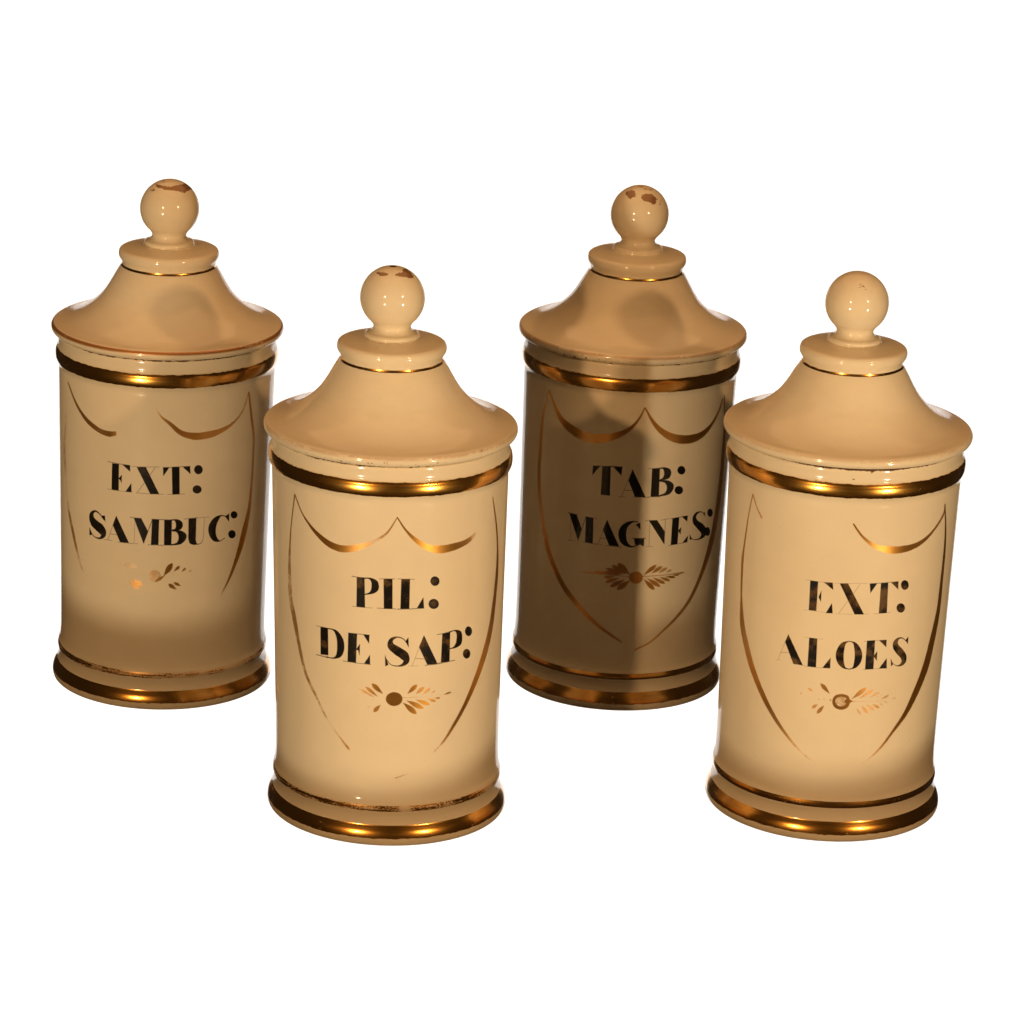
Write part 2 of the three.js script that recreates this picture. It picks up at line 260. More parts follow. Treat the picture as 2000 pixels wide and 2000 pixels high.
      b.oval(865, 1392, 70, 66, 0.55); b.stroke([[968, 1392, 12, 0.9], [920, 1425, 34, 0.95], [870, 1455, 20, 0.8]]); b.leaf(960, 1400, 1062, 1250, 62, 1); b.leaf(1075, 1345, 1143, 1280, 34, 0.85); b.leaf(1160, 1350, 1213, 1300, 28, 0.75); b.leaf(1235, 1350, 1275, 1325, 22, 0.5); b.hair([[960, 1400], [1090, 1385]], 8, 0.4); b.leaf(1110, 1545, 1015, 1480, 44, 0.9); b.leaf(1160, 1505, 1075, 1465, 34, 0.85); b.leaf(1100, 1470, 1240, 1440, 24, 0.35);
    },
    knob(b) { b.frame(40, 300, 3.45); b.poly([[900, 203], [960, 218], [1010, 222], [1080, 208], [1140, 193], [1162, 238], [1100, 267], [1050, 250], [1000, 248], [930, 232]], 0.9); b.poly([[868, 240], [910, 236], [915, 255], [875, 252]], 0.6); b.poly([[905, 180], [990, 175], [1010, 195], [920, 200]], 0.35); } },
  { name: 'apothecary_jar_001', key: 'PIL', x: -0.052916, z: -1.544396, tall: 1.00108, wide: 1.00548, lean: -0.016496, seed: 23, hole: true, inkWear: 0.42, goldWear: 0.42,
    label: 'white and gold lidded porcelain jar lettered PIL: DE SAP:',
    ink(b) {
      b.frame(590, 1100, 5.367);
      b.poly([[573, 143], [655, 150], [660, 466], [570, 458]]); b.hair([[522, 136], [600, 150], [705, 158]], 8, 0.8); b.hair([[525, 450], [650, 464], [735, 470]], 6, 0.6); b.crescent([[648, 150], [720, 153], [788, 185], [806, 240], [796, 285], [750, 318], [650, 333]], [[650, 164], [696, 164], [722, 190], [728, 240], [720, 285], [700, 308], [652, 322]]);
      b.poly([[854, 165], [948, 164], [948, 481], [857, 479]]); b.hair([[812, 164], [972, 165]], 7, 0.75); b.hair([[788, 471], [985, 480]], 7, 0.75);
      b.poly([[1040, 165], [1132, 164], [1125, 479], [1030, 479]]); b.hair([[1000, 165], [1178, 169]], 6, 0.7); b.hair([[998, 482], [1130, 480], [1275, 472]], 8, 0.8); b.poly([[1203, 472], [1272, 355], [1279, 472]]);
      b.oval(1393, 188, 48, 50); b.oval(1380, 427, 54, 53);
      b.poly([[192, 666], [271, 680], [276, 966], [194, 956]]); b.hair([[152, 656], [270, 682], [310, 690]], 7, 0.7); b.hair([[150, 958], [270, 990]], 10, 0.85); b.crescent([[265, 678], [360, 702], [428, 790], [443, 862], [436, 930], [402, 985], [330, 1002], [250, 985]], [[268, 690], [325, 705], [358, 770], [367, 860], [362, 940], [345, 980], [300, 988], [255, 974]]);
      b.poly([[484, 729], [577, 738], [565, 1046], [476, 1030]]); b.hair([[484, 731], [590, 742], [706, 754]], 7, 0.8); b.poly([[640, 746], [706, 752], [703, 845]]); b.poly([[565, 905], [607, 843], [603, 972], [588, 915]]); b.hair([[430, 1024], [560, 1045], [715, 1062]], 7, 0.8); b.poly([[650, 1050], [712, 960], [713, 1063]]);
      b.stroke([[1112, 860, 6], [1062, 795, 8], [995, 775, 13], [935, 805, 40], [930, 862, 72], [1000, 920, 92], [1072, 972, 96], [1092, 1022, 66], [1058, 1064, 30], [1000, 1078, 10], [930, 1062, 7], [880, 1000, 6]]); b.poly([[1085, 818], [1115, 775], [1118, 888]]); b.poly([[868, 955], [905, 1065], [872, 1082]]);
      b.poly([[1278, 755], [1422, 1057], [1312, 1064], [1225, 878]]); b.hair([[1268, 785], [1152, 1078]], 6, 0.45); b.hair([[1185, 1000], [1285, 1003]], 7, 0.6); b.hair([[1115, 1078], [1215, 1076]], 5, 0.4); b.hair([[1290, 1070], [1400, 1060], [1470, 1046]], 8, 0.8);
      b.poly([[1470, 738], [1553, 720], [1546, 1031], [1455, 1044]]); b.hair([[1418, 748], [1480, 738], [1560, 716]], 8, 0.8); b.crescent([[1542, 716], [1620, 698], [1666, 716], [1679, 780], [1666, 850], [1610, 888], [1535, 902]], [[1546, 730], [1596, 712], [1616, 730], [1620, 790], [1606, 850], [1578, 882], [1540, 890]]); b.hair([[1425, 1050], [1520, 1035], [1600, 1017]], 8, 0.8);
      b.oval(1745, 713, 37, 51); b.oval(1725, 949, 39, 51);
    },
    gold(b) {
      b.frame(0, 0, 1);
      b.stroke([[575.7, 965.5, 2, 0.9], [568.4, 1030, 2, 0.8], [565.7, 1078, 4, 0.6], [565.5, 1120, 6, 0.55], [567.6, 1167, 7, 0.6], [575, 1208, 8, 0.65], [584.3, 1260, 6, 0.6], [597.4, 1316, 5, 0.6], [616, 1357, 5, 0.6], [640, 1406, 3, 0.45], [666, 1443, 3, 0.5], [680, 1461, 5, 0.8], [686, 1468, 2, 0.4]]);
      b.stroke([[575.7, 965.5, 2, 0.8], [590, 1002, 2, 0.9], [604, 1024, 4, 0.95], [617.9, 1041, 7, 0.95], [644, 1063, 12, 1], [670, 1072, 14, 1], [703.5, 1068, 12, 0.8], [733, 1056, 6, 0.5], [755.7, 1041, 4, 0.7], [776, 1011, 2, 0.7]]);
      b.stroke([[775.5, 1010, 2, 1], [793, 1036, 4, 1], [815, 1057, 9, 1], [837.7, 1070, 13, 1], [860, 1073, 16, 1], [886, 1068, 14, 0.95], [914, 1056, 9, 0.75], [935, 1034, 3, 0.3], [952, 1008, 2, 0.4]]);
      b.stroke([[962.6, 971, 2, 0.9], [969.9, 1030, 3, 0.95], [971.8, 1070, 3, 0.9], [971, 1112, 5, 0.95], [966, 1168, 6, 0.95], [958.8, 1223, 8, 0.95], [947.6, 1272, 10, 1], [929, 1328, 9, 1], [908.5, 1376, 7, 0.95], [886, 1417, 6, 0.9], [863.8, 1451, 4, 0.6], [837.7, 1477, 3, 0.4], [804, 1507, 2, 0.35], [772, 1520, 2, 0.7]]);
      b.frame(590, 1100, 5.367);
      b.oval(965, 1424, 88, 73, 1); b.hair([[1040, 1410], [1300, 1400], [1480, 1372]], 7, 0.5);
      for (const [x0, y0, x1, y1, w, t] of [[1100, 1375, 1208, 1272, 46, 1], [1190, 1375, 1282, 1295, 40, 0.85], [1262, 1380, 1346, 1307, 34, 0.75], [1355, 1370, 1394, 1332, 18, 0.6], [1050, 1455, 1202, 1582, 58, 1], [1085, 1435, 1276, 1524, 52, 1], [1185, 1428, 1338, 1484, 44, 1], [1310, 1420, 1404, 1450, 32, 0.9], [1380, 1415, 1450, 1412, 24, 0.8], [1340, 1395, 1385, 1380, 14, 0.5], [1480, 1378, 1568, 1350, 18, 0.95],
        [852, 1375, 728, 1260, 50, 1], [800, 1405, 662, 1293, 36, 0.9], [765, 1412, 592, 1312, 30, 0.62], [640, 1385, 570, 1340, 18, 0.4], [825, 1480, 748, 1562, 46, 0.85], [725, 1488, 676, 1522, 24, 0.45], [580, 1398, 470, 1380, 12, 0.35], [440, 1388, 362, 1372, 12, 0.4], [700, 1440, 790, 1430, 10, 0.4]]) b.leaf(x0, y0, x1, y1, w, t);
    },
    knob(b) { b.frame(640, 500, 7.43); b.poly([[700, 240], [760, 225], [835, 228], [888, 255], [880, 280], [770, 292], [712, 262]], 0.8); b.poly([[968, 272], [1040, 245], [1095, 232], [1088, 190], [1150, 180], [1212, 232], [1262, 300], [1240, 332], [1160, 305], [1060, 302], [990, 285]], 0.95); b.poly([[1068, 366], [1170, 350], [1190, 362], [1080, 382]], 0.6); b.stroke([[915, 575, 10, 0.3], [990, 582, 12, 0.4], [1065, 576, 10, 0.3]]); b.stroke([[1160, 562, 10, 0.35], [1250, 548, 8, 0.3]]); b.oval(615, 515, 12, 12, 0.5); b.oval(640, 560, 8, 8, 0.4); } },
  { name: 'apothecary_jar_002', key: 'MAGNES', x: 0.054815, z: -1.722816, tall: 1.00073, wide: 0.99806, lean: 0.00769, seed: 37, hole: false, inkWear: 0.05, goldWear: 0.1,
    label: 'white and gold lidded porcelain jar lettered TAB: MAGNES:',
    ink(b) {
      b.frame(1090, 880, 5.8545);
      b.poly([[506, 182], [602, 180], [592, 516], [488, 506]]); b.hair([[400, 176], [735, 188]], 10, 0.9); b.poly([[400, 172], [480, 180], [390, 282]]); b.poly([[630, 182], [736, 186], [724, 288]]);
      b.poly([[852, 212], [1002, 537], [880, 531], [806, 345]]); b.hair([[840, 250], [725, 525]], 7, 0.5); b.hair([[760, 455], [860, 455]], 8, 0.6); b.hair([[695, 525], [770, 530]], 6, 0.5); b.hair([[850, 531], [1040, 537]], 6, 0.7);
      b.poly([[1075, 204], [1166, 200], [1152, 526], [1058, 531]]); b.crescent([[1156, 196], [1230, 192], [1282, 215], [1294, 265], [1265, 318], [1155, 347]], [[1158, 212], [1198, 210], [1214, 260], [1200, 308], [1156, 334]]); b.crescent([[1155, 340], [1260, 343], [1320, 385], [1317, 440], [1270, 500], [1145, 529]], [[1156, 354], [1222, 370], [1244, 420], [1225, 480], [1148, 514]]); b.hair([[1028, 208], [1170, 200]], 7, 0.7); b.hair([[1015, 532], [1160, 528]], 7, 0.7);
      b.oval(1410, 225, 45, 49); b.oval(1381, 453, 48, 47);
      b.poly([[128, 714], [212, 734], [270, 890], [228, 1028]]); b.hair([[145, 740], [145, 1022]], 7, 0.4); b.hair([[228, 1026], [318, 760]], 9, 0.7); b.poly([[318, 752], [404, 775], [396, 1064], [308, 1046]]); b.hair([[112, 708], [215, 732]], 8, 0.8); b.hair([[310, 752], [440, 778]], 8, 0.5); b.hair([[115, 1022], [185, 1034]], 7, 0.5); b.hair([[290, 1045], [440, 1072]], 7, 0.7);
      b.poly([[560, 790], [698, 1099], [582, 1084], [512, 905]]); b.hair([[550, 830], [462, 1062]], 7, 0.5); b.hair([[470, 1000], [560, 1003]], 8, 0.6); b.hair([[430, 1065], [500, 1077]], 6, 0.5); b.hair([[550, 1085], [725, 1108]], 7, 0.7);
      b.crescent([[915, 815], [860, 803], [770, 825], [705, 890], [690, 960], [715, 1050], [780, 1097], [850, 1107], [935, 1078]], [[912, 826], [868, 818], [818, 850], [790, 890], [778, 960], [792, 1045], [840, 1090], [930, 1068]]); b.poly([[890, 845], [942, 822], [941, 908]]); b.poly([[868, 1004], [986, 1004], [978, 1098], [930, 1070], [880, 1082]]); b.hair([[850, 1005], [1002, 1005]], 8, 0.8);
      b.hair([[1050, 800], [1040, 1097]], 8, 0.45); b.poly([[1038, 799], [1132, 795], [1222, 928], [1213, 1073]]); b.hair([[1228, 785], [1216, 1068]], 8, 0.55); b.hair([[995, 803], [1110, 798]], 7, 0.6); b.hair([[1185, 796], [1275, 776]], 7, 0.6); b.hair([[1005, 1100], [1088, 1096]], 6, 0.5);
      b.poly([[1308, 775], [1387, 760], [1366, 1069], [1288, 1082]]); b.hair([[1295, 780], [1480, 745]], 8, 0.8); b.poly([[1418, 760], [1484, 744], [1476, 812]]); b.poly([[1372, 915], [1410, 873], [1400, 962]]); b.hair([[1262, 1086], [1370, 1068], [1475, 1044]], 7, 0.7); b.poly([[1418, 1060], [1489, 968], [1476, 1046]]);
      b.stroke([[1680, 730, 5], [1640, 702, 8], [1592, 712, 22], [1560, 760, 36], [1572, 818, 62], [1625, 868, 84], [1662, 920, 76], [1658, 970, 46], [1618, 1008, 16], [1560, 1018, 7], [1510, 1000, 6]]); b.poly([[1503, 950], [1532, 1015], [1506, 1022]]); b.poly([[1650, 715], [1682, 700], [1684, 760]], 0.7);
      b.oval(1738, 711, 31, 47); b.oval(1706, 925, 33, 50);
    },
    gold(b) {
      b.frame(0, 0, 1);
      b.stroke([[1072.5, 761.7, 3], [1061.4, 810, 5], [1055.7, 876, 6], [1053, 924, 6], [1055.9, 983, 6], [1063.3, 1039, 7], [1073.6, 1083, 8], [1086.9, 1118, 8], [1104.6, 1151, 9], [1125, 1177, 9], [1149, 1204, 8], [1172, 1225, 6, 0.9], [1196, 1242, 5, 0.8], [1215, 1255, 3, 0.5]]);
      b.stroke([[1072.5, 761.7, 3], [1084.6, 795, 5], [1096, 818, 9], [1113.6, 836, 15], [1134, 849, 18], [1157, 856, 19], [1180, 856, 17], [1206, 850, 12], [1229.6, 838, 7], [1247, 820, 4], [1260, 796, 2]]);
      b.stroke([[1260, 796, 2], [1273, 820, 6], [1287.5, 838, 10], [1308, 852, 15], [1328, 858, 17], [1351, 857, 16], [1371.6, 848, 11], [1389, 830, 5], [1403.5, 804, 3], [1412, 778, 2]]);
      b.stroke([[1415, 772, 2], [1415.5, 830, 4], [1412.9, 880, 6], [1407, 947, 7], [1399.7, 1003, 8], [1390.8, 1051, 9], [1379, 1095, 8, 0.9], [1364, 1136, 6, 0.8], [1346.5, 1172, 6, 0.7], [1323, 1204, 5, 0.7], [1296, 1231, 4, 0.7], [1270, 1254, 3, 0.7], [1239, 1270, 3, 0.6]]);
      b.frame(1090, 880, 5.8545);
      b.oval(890, 1452, 80, 70, 1); b.hair([[960, 1440], [1200, 1425], [1440, 1392]], 9, 0.75); b.hair([[820, 1445], [560, 1420], [250, 1390]], 10, 0.6);
      for (const [x0, y0, x1, y1, w, t] of [[830, 1430, 680, 1285, 64, 1], [790, 1420, 610, 1310, 52, 1], [760, 1425, 545, 1345, 48, 0.95], [720, 1425, 520, 1385, 40, 0.9], [620, 1410, 400, 1385, 34, 0.8], [480, 1400, 250, 1388, 22, 0.6], [830, 1480, 670, 1592, 60, 1], [770, 1470, 590, 1560, 50, 1], [710, 1455, 540, 1505, 44, 0.95], [660, 1440, 520, 1450, 34, 0.85],
        [970, 1430, 1128, 1305, 46, 0.95], [1060, 1410, 1192, 1322, 42, 0.9], [1140, 1405, 1250, 1338, 32, 0.7], [1230, 1400, 1300, 1360, 24, 0.55], [975, 1465, 1104, 1594, 54, 1], [1010, 1455, 1170, 1558, 48, 1], [1075, 1450, 1228, 1524, 42, 1], [1150, 1445, 1284, 1490, 36, 0.95], [1220, 1440, 1344, 1450, 30, 0.9], [1300, 1425, 1390, 1420, 22, 0.8], [1360, 1415, 1445, 1388, 18, 0.8]]) b.leaf(x0, y0, x1, y1, w, t);
    },
    knob(b) { b.frame(960, 340, 3.45); b.poly([[902, 122], [945, 106], [968, 120], [966, 152], [925, 166], [908, 145]], 0.9); b.poly([[1012, 142], [1045, 132], [1082, 132], [1116, 168], [1092, 206], [1060, 188], [1030, 184], [998, 160]], 0.95); b.poly([[1015, 95], [1080, 98], [1090, 112], [1030, 108]], 0.5); b.oval(1005, 84, 18, 4, 0.7); b.poly([[1110, 170], [1160, 180], [1150, 215], [1100, 205]], 0.3); } },
  { name: 'apothecary_jar_003', key: 'ALOES', x: 0.151038, z: -1.569487, tall: 1.00004, wide: 0.99835, lean: 0.00175, seed: 53, hole: false, inkWear: 0.5, goldWear: 0.34,
    label: 'white and gold lidded porcelain jar lettered EXT: ALOES',
    ink(b) {
      b.frame(1500, 1110, 6.44);
      b.poly([[532, 153], [632, 165], [608, 538], [513, 526]]); b.hair([[475, 146], [630, 168], [815, 184]], 6, 0.45); b.poly([[700, 174], [815, 181], [821, 272]]); b.poly([[636, 362], [673, 275], [666, 425]]); b.hair([[455, 520], [610, 540], [815, 567]], 5, 0.4); b.poly([[726, 564], [805, 436], [813, 565]]);
      b.poly([[903, 190], [1006, 188], [1208, 580], [1090, 580]]); b.hair([[1160, 200], [890, 565]], 8, 0.4); b.hair([[845, 188], [1000, 190], [1250, 190]], 5, 0.45); b.hair([[840, 572], [1100, 580], [1262, 575]], 5, 0.4);
      b.poly([[1422, 184], [1513, 179], [1495, 562], [1393, 570]]); b.hair([[1280, 194], [1420, 186], [1640, 166]], 8, 0.7); b.poly([[1281, 194], [1376, 188], [1288, 314]]); b.poly([[1548, 178], [1641, 163], [1639, 268]]); b.hair([[1330, 573], [1540, 556]], 6, 0.5);
      b.oval(1721, 210, 49, 61); b.oval(1670, 498, 53, 58);
      b.poly([[255, 826], [437, 1218], [318, 1202], [215, 925]]); b.hair([[222, 905], [128, 1150]], 8, 0.35); b.hair([[150, 1058], [265, 1060]], 10, 0.4); b.hair([[98, 1148], [168, 1156]], 6, 0.35); b.hair([[318, 1202], [480, 1230]], 6, 0.5);
      b.poly([[519, 873], [621, 884], [603, 1247], [496, 1232]]); b.hair([[465, 864], [620, 885], [692, 890]], 6, 0.4); b.poly([[683, 1253], [789, 1122], [781, 1257]]); b.hair([[485, 1234], [620, 1248], [780, 1258]], 6, 0.5);
      b.crescent([[1018, 912], [930, 935], [868, 1020], [852, 1095], [872, 1185], [940, 1255], [1018, 1274]], [[1018, 922], [982, 945], [960, 1020], [952, 1095], [955, 1180], [975, 1245], [1018, 1264]]); b.crescent([[1018, 912], [1100, 932], [1165, 1010], [1186, 1095], [1165, 1185], [1105, 1252], [1018, 1274]], [[1018, 922], [1068, 940], [1085, 1010], [1091, 1095], [1082, 1180], [1062, 1248], [1018, 1264]]);
      b.poly([[1245, 911], [1347, 904], [1326, 1267], [1220, 1273]]); b.hair([[1208, 918], [1490, 901]], 7, 0.5); b.poly([[1398, 906], [1493, 900], [1488, 993]]); b.poly([[1328, 1108], [1374, 1040], [1370, 1165]]); b.hair([[1198, 1273], [1495, 1256]], 7, 0.5); b.poly([[1398, 1259], [1493, 1130], [1494, 1257]]);
      b.stroke([[1738, 915, 6], [1690, 877, 12], [1640, 885, 26], [1606, 932, 58], [1612, 990, 82], [1660, 1050, 96], [1702, 1110, 80], [1706, 1170, 56], [1674, 1212, 32], [1628, 1226, 12], [1588, 1210, 6], [1556, 1178, 5]]); b.poly([[1728, 905], [1767, 856], [1759, 954]]); b.poly([[1544, 1130], [1574, 1210], [1547, 1234]]);
    },
    gold(b) {
      b.frame(0, 0, 1);
      b.stroke([[1470.5, 965, 2, 0.9], [1462, 1007, 2, 0.9], [1453, 1070, 3, 0.9], [1450.5, 1090, 5, 0.7], [1448, 1163, 3, 0.8], [1449.7, 1217, 9, 0.75], [1457.7, 1261, 10, 0.75], [1470.4, 1308, 10, 0.9], [1492, 1362, 9, 0.9], [1517.5, 1409, 7, 0.8], [1550, 1453, 4, 0.6], [1575, 1478, 3, 0.5], [1598, 1495, 2, 0.35]]);
      b.stroke([[1470.5, 965, 2, 0.8], [1478, 990, 2, 0.7], [1488, 1012, 3, 0.7]]); b.stroke([[1500, 1028, 2, 0.25], [1512, 1046, 2, 0.25]]);
      b.stroke([[1666.8, 1023, 3, 1], [1676, 1037, 4, 0.9], [1687.7, 1051, 5, 0.9], [1709.4, 1067, 9, 0.9], [1738.4, 1074, 15, 1], [1767.4, 1072, 13, 1], [1796.4, 1061, 8, 0.9], [1821.7, 1038, 4, 0.8], [1843.4, 1003, 3, 0.8], [1845.7, 986, 2, 0.9]]);
      b.stroke([[1845.7, 985, 2, 1], [1847, 1030, 3, 1], [1845.3, 1070, 4, 1], [1839.8, 1127, 5, 1], [1832.6, 1192, 7, 1], [1821.7, 1246, 10, 1], [1807.2, 1304, 12, 1], [1787.3, 1355, 11, 1], [1767.4, 1395, 8, 1], [1742, 1431, 5, 0.9], [1720, 1460, 4, 0.7], [1696.8, 1482, 3, 0.5], [1671, 1500, 2, 0.35]]);
      b.frame(1500, 1110, 6.44);
      b.stroke([[920, 1595, 34, 0.85], [995, 1620, 40, 0.9], [1010, 1680, 44, 0.95], [985, 1735, 44, 0.95], [920, 1758, 42, 0.95], [855, 1735, 44, 0.95], [828, 1680, 40, 0.95], [850, 1620, 38, 0.9], [920, 1595, 34, 0.85]]); b.oval(920, 1677, 70, 70, 0.5); b.leaf(1075, 1672, 960, 1672, 60, 0.95); b.hair([[1020, 1672], [1200, 1675], [1430, 1668]], 7, 0.6);
      for (const [x0, y0, x1, y1, w, t] of [[1045, 1650, 1246, 1498, 56, 0.85], [1130, 1650, 1334, 1522, 44, 0.6], [1270, 1630, 1404, 1558, 32, 0.6], [1360, 1630, 1444, 1578, 24, 0.45], [1420, 1650, 1524, 1593, 28, 0.6], [1560, 1640, 1608, 1628, 20, 0.6], [1105, 1755, 1170, 1840, 34, 0.6], [1175, 1725, 1256, 1826, 44, 0.7], [1225, 1710, 1336, 1786, 42, 0.65], [1305, 1705, 1404, 1758, 38, 0.75], [1385, 1690, 1454, 1726, 30, 0.5], [1435, 1660, 1504, 1690, 24, 0.45],
        [780, 1582, 660, 1446, 52, 0.9], [572, 1552, 500, 1506, 34, 0.65], [640, 1530, 570, 1512, 20, 0.3], [712, 1718, 612, 1828, 50, 0.8], [630, 1705, 550, 1760, 42, 0.7], [550, 1662, 492, 1682, 18, 0.4]]) b.leaf(x0, y0, x1, y1, w, t);
      for (const [x, y, r] of [[415, 1572, 12], [785, 1656, 12], [705, 1646, 8], [640, 1646, 9], [535, 1635, 7]]) b.oval(x, y, r, r, 0.6);
    },
    knob(b) { b.frame(1360, 500, 3.331); const r = mulberry(8); for (let i = 0; i < 46; i++) { const a = r() * 6.28, q = Math.sqrt(r()); b.oval(1045 + Math.cos(a) * 72 * q, 212 + Math.sin(a) * 28 * q + (r() - 0.5) * 8, 3 + 9 * r() * (1 - q * 0.6), 2.5 + 5 * r() * (1 - q * 0.6), 0.45 + 0.4 * r()); } b.oval(1068, 148, 7, 4, 0.5); b.oval(1150, 232, 5, 4, 0.5); } },
];

// ---------------------------------------------------------------- glazed porcelain, gilding, ink
const GLAZE = [0.80, 0.70, 0.50], GOLD = [0.88, 0.44, 0.08], THIN_GOLD = [0.46, 0.19, 0.045], RESIDUE = [0.25, 0.10, 0.022], INK = [0.010, 0.008, 0.006], THIN_INK = [0.16, 0.09, 0.035], DIRT_AND_SHADE = [0.05, 0.018, 0.007];
const GLAZE_ROUGH = 0.42, GOLD_ROUGH = 0.22;
const coat = { clearcoat: 0.7, clearcoatRoughness: 0.1, specularIntensity: 0.15, roughness: 1, metalness: 1 };
function finish(t, extra = {}) { return new THREE.MeshPhysicalMaterial({ map: t.map, roughnessMap: t.rm, metalnessMap: t.rm, ...coat, ...extra }); }
function glazeTone(n1, n2, n3, u, v) { const k = 1 + 0.05 * (n1(u, v) - 0.5) + 0.03 * (n2(u, v) - 0.5), w = 0.06 * (n3(u, v) - 0.5); return [GLAZE[0] * k, GLAZE[1] * k * (1 - w * 0.3), GLAZE[2] * k * (1 - w)]; }
function specks(seed, W, H, count) {                                   // pinholes and dust grains in the glaze
  const r = mulberry(seed), a = new Float32Array(W * H);
  for (let k = 0; k < count; k++) { const x = r() * W, y = r() * H, s = 0.5 + 1.3 * r() * r(), t = 0.15 + 0.55 * r(); for (let j = -3; j <= 3; j++) for (let i = -3; i <= 3; i++) { const X = (Math.floor(x) + i + W) % W, Y = Math.floor(y) + j; if (Y >= 0 && Y < H) a[Y * W + X] = Math.max(a[Y * W + X], t * clamp(1.4 - Math.hypot(i, j) / s)); } }
  return a;
}
const plainGlaze = (() => {
  const n1 = valueNoise(1, 9, 5), n2 = valueNoise(2, 40, 20), n3 = valueNoise(3, 6, 4), sp = specks(4, 1024, 512, 260);
  return finish(maps(1024, 512, (u, v, i, j) => ({ c: mix3(glazeTone(n1, n2, n3, u, v), [0.3, 0.19, 0.09], sp[j * 1024 + i] * 0.8), m: 0, r: GLAZE_ROUGH })));
})();
// a gilded strip: burnished gold with ragged, rubbed edges that let the glaze show
function gilded(seed, wear, low, high) {
  const W = 2048, H = 64, n1 = valueNoise(seed, 220, 4), n2 = valueNoise(seed + 1, 60, 3), n3 = valueNoise(seed + 2, 700, 12), n4 = valueNoise(seed + 3, 14, 2), n5 = valueNoise(seed + 4, 40, 24);
  return finish(maps(W, H, (u, v) => {
    const e = Math.min((v - low) / 0.16, (high - v) / 0.16), rag = 0.5 * n1(u, v) + 0.3 * n2(u, v) + 0.2 * n3(u, v);
    let cover = smooth(0.35, 0.62, e + rag * 0.7 - 0.15);
    cover *= 1 - smooth(1 - wear, 1.02 - wear * 0.6, 0.45 * n4(u, v) + 0.3 * n2(u, v * 2) + 0.25 * n3(u, v)) * 0.85;
    const tarnish = smooth(0.62, 0.85, 0.6 * n2(u, v) + 0.4 * n5(u, v));
    return { c: mix3(GLAZE, mix3(GOLD, THIN_GOLD, tarnish * 0.4), cover), m: cover, r: GLAZE_ROUGH + (GOLD_ROUGH - 0.02 + 0.05 * n5(u, v) - GLAZE_ROUGH) * cover };
  }), { clearcoat: 1, clearcoatRoughness: 0.08 });
}
const bandGold = gilded(101, 0.08, -0.02, 1.02), footGold = gilded(131, 0.16, -0.02, 1.1), lineGold = gilded(151, 0.2, -0.3, 1.3), ringGold = [gilded(171, 0.62, -0.05, 1.0), gilded(181, 0.6, -0.05, 0.95), gilded(191, 0.2, -0.1, 1.1), gilded(195, 0.22, -0.1, 1.1)];
// the edge of the lid: remains of a gilt line, brown chips
function edgeMaterial(seed, gilt, chips) {
  const n1 = valueNoise(seed, 30, 2), n2 = valueNoise(seed + 1, 260, 6), n3 = valueNoise(seed + 2, 600, 10), n4 = valueNoise(seed + 3, 12, 2);
  return finish(maps(2048, 64, (u, v) => {
    const g = gilt * smooth(0.62, 0.8, v) * smooth(0.25, 0.6, 0.5 * n1(u, v) + 0.5 * n2(u, v) + gilt * 0.3), d = smooth(0.62, 0.72, 0.55 * n2(u, v) + 0.45 * n3(u, v) - 0.26 + chips * smooth(0.35, 0.9, n4(u, v)) - 0.25 * Math.abs(v - 0.35));
    return { c: mix3(mix3(GLAZE, THIN_GOLD, g), DIRT_AND_SHADE, d * 0.85), m: g * 0.6 * (1 - d), r: GLAZE_ROUGH };
  }));
}
const edges = [edgeMaterial(201, 0.95, 0.14), edgeMaterial(221, 0.25, 0.2), edgeMaterial(241, 0.4, 0.22), edgeMaterial(261, 0.15, 0.17)];
// the neck under the lid: brown grime plus the shade of the lid gap, painted along its upper edge
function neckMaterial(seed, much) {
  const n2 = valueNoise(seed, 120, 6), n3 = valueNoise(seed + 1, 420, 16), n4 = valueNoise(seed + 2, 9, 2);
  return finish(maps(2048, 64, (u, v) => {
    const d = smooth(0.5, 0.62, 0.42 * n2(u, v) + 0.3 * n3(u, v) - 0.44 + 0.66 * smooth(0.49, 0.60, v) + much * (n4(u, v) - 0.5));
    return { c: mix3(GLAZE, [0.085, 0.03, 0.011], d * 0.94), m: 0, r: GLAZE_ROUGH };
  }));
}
const necks = [neckMaterial(301, 0.75), neckMaterial(321, 0.55), neckMaterial(341, 0.8), neckMaterial(361, 0.9)];

